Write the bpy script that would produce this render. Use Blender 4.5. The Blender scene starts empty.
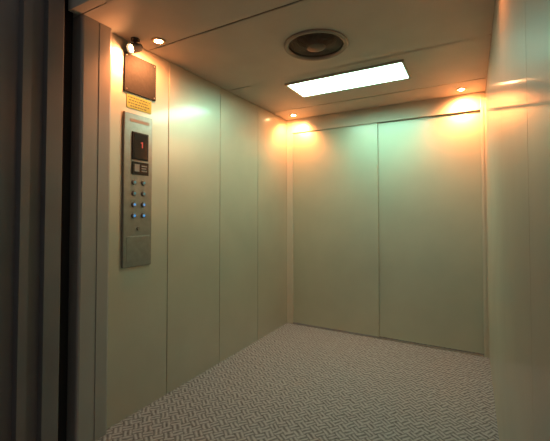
import bpy, bmesh, math
from mathutils import Vector, Matrix
C=bpy.context.scene.collection
bpy.context.scene.view_settings.view_transform='Standard'
# ------------------------------------------------------------ materials
def newmat(n):
    m=bpy.data.materials.new(n); m.use_nodes=True
    return m,m.node_tree.nodes,m.node_tree.links,m.node_tree.nodes['Principled BSDF']
def paint(n,col,rough=.3,metal=0,coat=0,crough=.1,noise=.06,nscale=6,bump=0,emi=None,estr=0,spec=.5):
    m,N,L,b=newmat(n)
    tc=N.new('ShaderNodeTexCoord'); nz=N.new('ShaderNodeTexNoise'); nz.inputs['Scale'].default_value=nscale; nz.inputs['Detail'].default_value=3
    L.new(tc.outputs['Object'],nz.inputs['Vector'])
    r=N.new('ShaderNodeValToRGB')
    r.color_ramp.elements[0].color=[max(0,c*(1-noise)) for c in col]+[1]
    r.color_ramp.elements[1].color=[min(1,c*(1+noise)) for c in col]+[1]
    r.color_ramp.elements[0].position=.3; r.color_ramp.elements[1].position=.7
    L.new(nz.outputs['Fac'],r.inputs['Fac']); L.new(r.outputs['Color'],b.inputs['Base Color'])
    b.inputs['Roughness'].default_value=rough; b.inputs['Metallic'].default_value=metal
    b.inputs['Coat Weight'].default_value=coat; b.inputs['Coat Roughness'].default_value=crough
    b.inputs['Specular IOR Level'].default_value=spec
    if bump:
        bp=N.new('ShaderNodeBump'); bp.inputs['Strength'].default_value=bump; bp.inputs['Distance'].default_value=.002
        L.new(nz.outputs['Fac'],bp.inputs['Height']); L.new(bp.outputs['Normal'],b.inputs['Normal'])
    if emi:
        b.inputs['Emission Color'].default_value=(*emi,1); b.inputs['Emission Strength'].default_value=estr
    return m
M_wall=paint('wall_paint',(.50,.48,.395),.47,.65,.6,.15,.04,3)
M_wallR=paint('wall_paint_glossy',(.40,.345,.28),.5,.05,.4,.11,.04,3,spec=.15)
M_door=paint('door_paint',(.48,.49,.385),.47,.65,.6,.18,.04,3)
M_jamb=paint('jamb_paint',(.50,.46,.37),.45,.3,.3,.2,.04,3)
M_ceil=paint('ceiling_paint',(.52,.485,.42),.6,0,0,.3,.05,4)
M_seam=paint('seam_dark',(.09,.08,.07),.7)
M_post=paint('post_paint',(.30,.285,.265),.4,.2,.3,.25,.05,4)
M_black=paint('black_gap',(.006,.006,.006),.6)
M_dark2=paint('dark_frame_light',(.16,.152,.148),.4,.2,.2,.2,.1,4)
M_steel=paint('brushed_steel',(.30,.29,.265),.33,.75,0,.1,.08,30)
M_plate=paint('dark_plate',(.026,.028,.028),.7,.2,0,.1,.12,60,.2,spec=.2)
M_screen=paint('screen_black',(.01,.008,.008),.15)
M_red=paint('red_led',(.4,.03,.02),.4,emi=(1,.08,.03),estr=.12)
M_blue=paint('button_light',(.06,.25,.5),.4,emi=(.08,.4,1),estr=.6)
M_dim=paint('button_light_dim',(.08,.25,.3),.4,emi=(.12,.6,.8),estr=.15)
M_btn=paint('button_metal',(.22,.22,.21),.35,.8)
M_label=paint('label_yellow',(.22,.30,.07),.6)
M_labelw=paint('label_white',(.22,.21,.19),.5)
M_ink=paint('label_ink',(.06,.08,.04),.6)
M_frame=paint('light_frame',(.4,.37,.3),.35,.4)
M_diff=paint('light_diffuser',(.9,.95,.9),.4,emi=(.48,1,.76),estr=25)
M_bulb=paint('halogen_bulb',(1,.7,.4),.4,emi=(1,.55,.25),estr=70)
M_rim=paint('fan_rim',(.26,.235,.20),.4,.4)
M_fand=paint('fan_dark',(.05,.04,.033),.5)
M_grille=paint('fan_grille',(.13,.095,.075),.4,.4)
M_chrome=paint('downlight_ring',(.45,.33,.2),.3,.8)
# floor: woven ribbed pattern
def floor_mat():
    m,N,L,b=newmat('patterned_floor')
    tc=N.new('ShaderNodeTexCoord')
    mp=N.new('ShaderNodeMapping'); mp.inputs['Rotation'].default_value=(0,0,math.radians(38)); L.new(tc.outputs['Object'],mp.inputs['Vector'])
    ck=N.new('ShaderNodeTexChecker'); ck.inputs['Scale'].default_value=20; L.new(mp.outputs[0],ck.inputs['Vector'])
    def wv(d):
        w=N.new('ShaderNodeTexWave'); w.bands_direction=d; w.inputs['Scale'].default_value=12.6; w.inputs['Distortion'].default_value=3
        w.inputs['Detail'].default_value=1; L.new(mp.outputs[0],w.inputs['Vector']); return w
    a=wv('X'); c=wv('Y')
    mx=N.new('ShaderNodeMix'); mx.data_type='FLOAT'
    L.new(ck.outputs['Fac'],mx.inputs[0]); L.new(a.outputs['Fac'],mx.inputs[2]); L.new(c.outputs['Fac'],mx.inputs[3])
    nz=N.new('ShaderNodeTexNoise'); nz.inputs['Scale'].default_value=45; L.new(tc.outputs['Object'],nz.inputs['Vector'])
    ad=N.new('ShaderNodeMath'); ad.operation='MULTIPLY_ADD'; ad.inputs[1].default_value=1.2; L.new(nz.outputs['Fac'],ad.inputs[0]); L.new(mx.outputs[0],ad.inputs[2])
    sc=N.new('ShaderNodeMath'); sc.operation='MULTIPLY'; sc.inputs[1].default_value=.62; L.new(ad.outputs[0],sc.inputs[0])
    r=N.new('ShaderNodeValToRGB'); r.color_ramp.elements[0].position=.22; r.color_ramp.elements[1].position=.95
    r.color_ramp.elements[0].color=(.050,.053,.060,1); r.color_ramp.elements[1].color=(.255,.272,.30,1)
    L.new(sc.outputs[0],r.inputs[0]); L.new(r.outputs[0],b.inputs['Base Color'])
    bp=N.new('ShaderNodeBump'); bp.inputs['Strength'].default_value=.7; bp.inputs['Distance'].default_value=.003
    L.new(mx.outputs[0],bp.inputs['Height']); L.new(bp.outputs[0],b.inputs['Normal'])
    b.inputs['Roughness'].default_value=.65; b.inputs['Specular IOR Level'].default_value=.25
    return m
M_floor=floor_mat()
# ------------------------------------------------------------ helpers
def finish(bm,name,mats,parent=None,bevel=0,smooth=False,kind=None,label=None,cat=None,group=None):
    bmesh.ops.recalc_face_normals(bm,faces=bm.faces)
    vs=[v.co for v in bm.verts]
    lo=Vector([min(v[i] for v in vs) for i in range(3)]); hi=Vector([max(v[i] for v in vs) for i in range(3)])
    c=(lo+hi)/2
    for v in bm.verts: v.co-=c
    me=bpy.data.meshes.new(name); bm.to_mesh(me); bm.free()
    ob=bpy.data.objects.new(name,me)
    for m in (mats if isinstance(mats,list) else [mats]): me.materials.append(m)
    C.objects.link(ob)
    if parent: ob.parent=parent; ob.location=c-parent_world(parent)
    else: ob.location=c
    if smooth:
        for p in me.polygons: p.use_smooth=True
    if bevel:
        b=ob.modifiers.new('bevel','BEVEL'); b.width=bevel; b.segments=2; b.limit_method='ANGLE'
    if kind: ob['kind']=kind
    if label: ob['label']=label
    if cat: ob['category']=cat
    if group: ob['group']=group
    return ob
def parent_world(p):
    v=Vector((0,0,0))
    while p: v+=p.location; p=p.parent
    return v
def addbox(bm,x0,x1,y0,y1,z0,z1,mi=0):
    n=[bm.verts.new((x,y,z)) for x in (x0,x1) for y in (y0,y1) for z in (z0,z1)]
    for f in ((0,1,3,2),(4,6,7,5),(0,4,5,1),(2,3,7,6),(0,2,6,4),(1,5,7,3)):
        bm.faces.new([n[i] for i in f]).material_index=mi
def boxes(name,lst,mats,**k):
    bm=bmesh.new()
    for b in lst: addbox(bm,*b)
    return finish(bm,name,mats,**k)
def prism(name,pts,z0,z1,mats,**k):
    bm=bmesh.new()
    a=[bm.verts.new((x,y,z0)) for x,y in pts]; b=[bm.verts.new((x,y,z1)) for x,y in pts]
    n=len(pts)
    for i in range(n): bm.faces.new((a[i],a[(i+1)%n],b[(i+1)%n],b[i]))
    bm.faces.new(a); bm.faces.new(b)
    return finish(bm,name,mats,**k)
def lathe(bm,prof,c,axis='Z',seg=48,mi=0,closed=False,rot=None):
    rings=[]
    for r,h in prof:
        ring=[]
        for i in range(seg):
            t=2*math.pi*i/seg
            if axis=='Z': p=Vector((r*math.cos(t),r*math.sin(t),h))
            else: p=Vector((h,r*math.cos(t),r*math.sin(t)))
            if rot: p=rot@p
            ring.append(bm.verts.new(Vector(c)+p))
        rings.append(ring)
    P=list(zip(rings,rings[1:]))
    if closed: P.append((rings[-1],rings[0]))
    for a,b in P:
        for i in range(seg): bm.faces.new((a[i],a[(i+1)%seg],b[(i+1)%seg],b[i])).material_index=mi
    if not closed:
        for r in (rings[0],rings[-1]):
            if (r[0].co-r[seg//2].co).length>1e-3: bm.faces.new(r).material_index=mi
def lathe_ob(name,prof,c,mats,axis='Z',seg=48,closed=False,rot=None,**k):
    bm=bmesh.new(); lathe(bm,prof,c,axis,seg,0,closed,rot); return finish(bm,name,mats,**k)
def empty(name,loc,label,cat,group=None):
    e=bpy.data.objects.new(name,None); e.location=loc; e.empty_display_size=.1; C.objects.link(e)
    e['label']=label; e['category']=cat
    if group: e['group']=group
    return e
# ------------------------------------------------------------ room
XL,XR,YB,H=-1.757,.107,3.383,2.2
g=.0025
seams=[1.12,1.673,2.222,2.79,YB]
Lw=[]
for i,(a,b) in enumerate(zip([1.22]+seams[1:-1],seams[1:])):
    Lw.append((XL-.03,XL,a+(g if i else 0),b-(g if b!=YB else 0),0,H))
Lw.append((XL-.06,XL-.01,1.22,YB,0,H))
boxes('wall_left',Lw,M_wall,kind='structure',bevel=.002)
Rw=[]
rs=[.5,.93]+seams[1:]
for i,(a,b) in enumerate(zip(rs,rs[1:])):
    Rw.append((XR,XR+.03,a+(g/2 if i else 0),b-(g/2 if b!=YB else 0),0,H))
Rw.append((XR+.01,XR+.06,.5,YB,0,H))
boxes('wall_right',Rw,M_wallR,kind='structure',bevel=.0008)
boxes('wall_back',[(XL-.06,-1.684,YB,YB+.010,0,H),(.071,XR+.06,YB,YB+.010,0,H),(-1.684,.071,YB,YB+.010,2.05,H),],M_jamb,kind='structure',bevel=.002)
boxes('door_1',[(-1.72,-.781,YB+.011,YB+.022,.012,2.12)],M_door,kind='structure',bevel=.004)
boxes('door_2',[(-.81,.10,YB+.028,YB+.054,.012,2.12)],M_door,kind='structure',bevel=.003)
# raised door surround
bm=bmesh.new()
o_=[(-1.706,0),(-1.706,2.072),(.093,2.072),(.093,0)]; i_=[(-1.684,0),(-1.684,2.05),(.071,2.05),(.071,0)]
yf,yb=YB-.005,YB+.004
OF=[bm.verts.new((x,yf,z)) for x,z in o_]; IF=[bm.verts.new((x,yf,z)) for x,z in i_]
OB=[bm.verts.new((x,yb,z)) for x,z in o_]; IB=[bm.verts.new((x,yb,z)) for x,z in i_]
for k in range(3):
    for A,B in ((OF,IF),(OB,IB),(OF,OB),(IF,IB)): bm.faces.new((A[k],A[k+1],B[k+1],B[k]))
for k in (0,3): bm.faces.new((OF[k],IF[k],IB[k],OB[k]))
finish(bm,'trim_6',M_jamb,kind='structure',bevel=.0015)
boxes('floor',[(XL-.06,XR+.06,1.05,YB+.1,-.05,0)],M_floor,kind='structure')
boxes('floor_landing',[(-3,2.5,-2.5,1.0,-.05,0)],M_dark2,kind='structure')
boxes('trim_1',[(-1.684,.071,YB+.0,YB+.03,0,.008)],M_steel,kind='structure')
# ceiling with a round hole for the fan
fx,fy,fr=-.815,1.95,.180
bm=bmesh.new()
def quad(x0,x1,y0,y1,z=H):
    bm.faces.new([bm.verts.new(p) for p in ((x0,y0,z),(x1,y0,z),(x1,y1,z),(x0,y1,z))])
cy=[1.05,1.50,2.32,3.05,YB]
s=.25
for i,(a,b) in enumerate(zip(cy,cy[1:])):
    a+=.005; b-=.005
    if i==1:
        quad(XL,fx-s,a,b); quad(fx+s,XR,a,b); quad(fx-s,fx+s,a,fy-s); quad(fx-s,fx+s,fy+s,b)
    else: quad(XL,XR,a,b)
n=64; ci=[];so=[]
for k in range(n):
    t=2*math.pi*k/n; c_,s_=math.cos(t),math.sin(t); q=s/max(abs(c_),abs(s_))
    ci.append(bm.verts.new((fx+fr*c_,fy+fr*s_,H))); so.append(bm.verts.new((fx+q*c_,fy+q*s_,H)))
for k in range(n): bm.faces.new((ci[k],ci[(k+1)%n],so[(k+1)%n],so[k]))
addbox(bm,XL-.06,XR+.06,1.05,YB+.1,H+.15,H+.2)
for x0,x1 in ((XL-.06,XL),(XR,XR+.06)): addbox(bm,x0,x1,1.05,YB+.1,H,H+.15)
addbox(bm,XL,XR,YB,YB+.1,H,H+.15); addbox(bm,XL,XR,1.0,1.05,H,H+.15)
for yy in cy[1:-1]: addbox(bm,XL,XR,yy-.008,yy+.008,H+.006,H+.009,1)
finish(bm,'ceiling',[M_ceil,M_seam],kind='structure')
# entrance posts
X0=-1.72
prism('trim_2',[(-1.817,1.22),(XL,1.22),(XL,1.225),(X0-.012,1.225),(X0-.003,1.219),(X0,1.21),(X0,1.148),(X0-.004,1.146),(X0-.004,1.142),(X0,1.14),
  (X0,1.062),(X0-.003,1.054),(X0-.01,1.05),(-1.817,1.05)],0,H,M_post,kind='structure')
boxes('trim_3',[(-1.88,-1.80,.90,1.049,0,H+.3)],M_black,kind='structure')
prism('trim_4',[(-1.95,.965),(X0-.006,.965),(X0,.959),(X0,.888),(X0-.03,.885),(X0-.03,.83),(X0-.01,.826),(X0-.01,.79),(X0-.04,.786),(X0-.04,.60),(-1.95,.60)],0,H+.3,M_dark2,kind='structure')
boxes('wall_landing',[(-3.2,-1.96,.60,.7,0,2.9),(.18,2.6,.60,.7,0,2.9),(-1.96,.18,.60,.7,2.5,2.9)],M_dark2,kind='structure')
# ------------------------------------------------------------ ceiling light
x0,x1,y0,y1=-1.255,-.40,2.43,2.735
cl=empty('ceiling_light',((x0+x1)/2,(y0+y1)/2,H),'rectangular glowing fluorescent panel light with thin metal frame in elevator ceiling','ceiling light')
f=.018
boxes('light_frame',[(x0-f,x1+f,y0-f,y0,H-.014,H+.01),(x0-f,x1+f,y1,y1+f,H-.014,H+.01),(x0-f,x0,y0,y1,H-.014,H+.01),(x1,x1+f,y0,y1,H-.014,H+.01)],M_frame,parent=cl,bevel=.002)
boxes('light_diffuser',[(x0,x1,y0,y1,H-.008,H-.002)],M_diff,parent=cl)
# ------------------------------------------------------------ fan
fan=empty('ceiling_fan',(fx,fy,H),'round brown ventilation fan with thin metal rim in elevator ceiling','ventilation fan')
lathe_ob('fan_rim',[(.162,.010),(.166,-.006),(.176,-.013),(.186,-.012),(.192,-.006),(.194,0),(.180,.004)],(fx,fy,H-.001),M_rim,parent=fan,smooth=True,closed=True,seg=64)
lathe_ob('fan_housing',[(.168,.0),(.150,.02),(.12,.035),(.12,.09),(.0001,.09),(.0001,.095),(.172,.095),(.174,.0)],(fx,fy,H+.005),M_grille,parent=fan,closed=True,seg=64)
bm=bmesh.new()
for k in range(7):
    t=2*math.pi*k/7
    R=Matrix.Translation((fx,fy,H+.055))@Matrix.Rotation(t,4,'Z')
    pts=[]
    for r_,w,tw in ((.03,.025,.022),(.07,.045,.016),(.105,.055,.010)):
        pts.append([bm.verts.new(R@Vector((r_,-w/2,-tw))),bm.verts.new(R@Vector((r_,w/2,tw)))])
    for a,b in zip(pts,pts[1:]): bm.faces.new((a[0],b[0],b[1],a[1]))
o=finish(bm,'fan_blades',M_fand,parent=fan); o.modifiers.new('s','SOLIDIFY').thickness=.002
bm=bmesh.new()
for k in range(12):
    r_=.064+k*.0085
    lathe(bm,[(r_-.003,0),(r_,-.002),(r_+.003,0),(r_,.002)],(fx,fy,H+.010-.030*math.cos(min(1,r_/.162)*math.pi/2)),seg=56,closed=True)
for k in range(4):
    t=math.pi/4+k*math.pi/2
    R=Matrix.Translation((fx,fy,H+.010))@Matrix.Rotation(t,4,'Z')
    v=[bm.verts.new(R@Vector(p)) for p in ((.04,-.002,-.026),(.04,.002,-.026),(.165,.002,.0),(.165,-.002,.0))]
    bm.faces.new(v)
finish(bm,'fan_grille',M_grille,parent=fan,smooth=True)
lathe_ob('fan_cap',[(.0001,-.036),(.03,-.035),(.048,-.031),(.062,-.024),(.0001,-.020)],(fx,fy,H+.012),M_grille,parent=fan,smooth=True)
# ------------------------------------------------------------ downlights
def glow(parent,off,en,rot=None,size=170):
    l=bpy.data.lights.new('halogen_glow','SPOT'); l.energy=en; l.color=(1,.31,.10); l.spot_size=math.radians(size); l.spot_blend=.8; l.shadow_soft_size=.03
    lo=bpy.data.objects.new('halogen_glow',l); C.objects.link(lo); lo.parent=parent; lo.location=off
    if rot: lo.rotation_mode='QUATERNION'; lo.rotation_quaternion=rot
def aim(v): return Vector(v).to_track_quat('-Z','Y')
for (x,y,e,dr) in ((-1.60,3.23,44,(-.3,.5,-1)),(-.066,3.228,56,(.15,.6,-1)),(-1.60,1.44,44,(-.6,.2,-1)),(-.066,1.44,12,(.3,.2,-1))):
    d=empty('downlight',(x,y,H),'small round warm halogen downlight in elevator ceiling corner','downlight','warm halogen ceiling downlights')
    lathe_ob('light_ring',[(.024,-.001),(.025,-.006),(.032,-.008),(.038,-.006),(.042,-.001)],(x,y,H),M_chrome,parent=d,smooth=True,closed=True,seg=32)
    lathe_ob('bulb',[(.0001,-.012),(.015,-.010),(.023,-.005),(.023,.0)],(x,y,H),M_bulb,parent=d,smooth=True,seg=24)
    glow(d,(0,0,-.06),e,aim(dr),155)
# adjustable spotlight at the top of the wall
sx,sy=-1.705,1.36
sp=empty('spotlight',(sx,sy,H),'small dark adjustable spotlight with warm bulb at top of wall','spotlight')
lathe_ob('mount',[(.026,0),(.026,-.008),(.008,-.010),(.008,-.035)],(sx,sy,H),M_plate,parent=sp,seg=24)
R=Matrix.Rotation(math.radians(-62),3,'X')
bc=Vector((sx,sy,H-.052))
lathe_ob('housing',[(.012,.045),(.022,.04),(.026,.02),(.029,-.04),(.026,-.04),(.024,-.02),(.0001,-.018)],bc,M_plate,parent=sp,seg=28,rot=R)
lathe_ob('bulb',[(.0001,-.034),(.014,-.032),(.022,-.024),(.022,-.020)],bc,M_bulb,parent=sp,seg=24,rot=R)
glow(sp,Vector((0,0,-.052))+R@Vector((0,0,-.05)),4,R.to_quaternion(),160)
# ------------------------------------------------------------ things on left wall
def wb(name,y0,y1,z0,z1,d0,d1,mat,**k): return boxes(name,[(XL+d0,XL+d1,y0,y1,z0,z1)],mat,**k)
pl=empty('wall_plate',(XL,1.44,1.895),'dark grey metal plate fixed above the elevator button panel','metal plate')
wb('plate',1.324,1.555,1.895,2.125,.0,.010,M_plate,parent=pl,bevel=.002)
for yy in (1.338,1.541):
    for zz in (1.909,2.111): lathe_ob('screw',[(.0001,.0125),(.004,.012),(.005,.009)],(XL,yy,zz),M_steel,axis='X',seg=12,parent=pl)
lb=empty('capacity_label',(XL,1.425,1.805),'small yellow-green rating sticker between metal plate and button panel','label')
wb('sticker',1.345,1.525,1.805,1.885,.0,.003,M_label,parent=lb)
bm=bmesh.new()
for k,(w0,w1) in enumerate(((1.355,1.515),(1.36,1.50),(1.355,1.51),(1.37,1.49))):
    y=w0
    j=0
    while y<w1:
        w=.008+.009*((j*7+k*3)%4)/3
        addbox(bm,XL+.003,XL+.0035,y,min(y+w,w1),1.866-k*.017,1.873-k*.017); y+=w+.005; j+=1
finish(bm,'print_lines',M_ink,parent=lb)
py0,py1,pz0,pz1=1.322,1.527,.865,1.775
cp=empty('elevator_control_panel',(XL,(py0+py1)/2,pz0),'tall steel elevator button panel with red display and lit buttons','control panel')
wb('faceplate',py0,py1,pz0,pz1,0,.014,M_steel,parent=cp,bevel=.004)
wb('nameplate',1.36,1.50,1.722,1.742,.014,.0155,M_labelw,parent=cp)
wb('display_bezel',1.375,1.490,1.500,1.665,.014,.022,M_plate,parent=cp,bevel=.001)
ds=wb('display_screen',1.383,1.482,1.508,1.657,.022,.0235,M_screen,parent=cp)
boxes('display_digit',[(XL+.0235,XL+.0243,1.438,1.446,1.575,1.61),(XL+.0235,XL+.0243,1.430,1.438,1.602,1.607)],M_red,parent=cp)
wb('notice_plate',1.375,1.493,1.412,1.488,.014,.021,M_screen,parent=cp,bevel=.001)
boxes('notice_emblem',[(XL+.021,XL+.0218,1.39,1.425,1.430,1.474),(XL+.021,XL+.0218,1.44,1.48,1.462,1.470),(XL+.021,XL+.0218,1.44,1.475,1.447,1.455),(XL+.021,XL+.0218,1.44,1.48,1.432,1.440)],M_labelw,parent=cp)
for r in range(4):
    for c in range(2):
        y=1.392+c*.068; z=1.365-r*.066
        b=lathe_ob('button',[(.0001,.024),(.012,.024),(.015,.022),(.016,.014)],(XL,y,z),M_btn,axis='X',seg=24,parent=cp,smooth=False)
        lathe_ob('button_light',[(.0001,.0255),(.0065,.025),(.008,.024)],(XL,y,z),M_blue if r>1 else M_dim,axis='X',seg=20,parent=b)
lathe_ob('key_switch',[(.0001,.020),(.010,.020),(.012,.014)],(XL,1.425,1.09),M_btn,axis='X',seg=20,parent=cp)
wb('service_cover',1.345,1.505,.895,1.045,.014,.0155,M_steel,parent=cp,bevel=.001)
# ------------------------------------------------------------ world + camera
w=bpy.data.worlds.new('World'); bpy.context.scene.world=w; w.use_nodes=True
w.node_tree.nodes['Background'].inputs[0].default_value=(.95,.92,.9,1); w.node_tree.nodes['Background'].inputs[1].default_value=.17
cam=bpy.data.cameras.new('Camera'); co=bpy.data.objects.new('Camera',cam); C.objects.link(co)
co.location=(0,0,1.18); pitch=1.5
co.rotation_euler=(math.radians(90+pitch),0,math.radians(29.4))
cam.sensor_width=36; cam.lens=350/550*36
hz=213.5; pp=hz-350*math.tan(math.radians(pitch))
cam.shift_y=-(220.5-pp)/550; cam.clip_start=.02
bpy.context.scene.camera=co
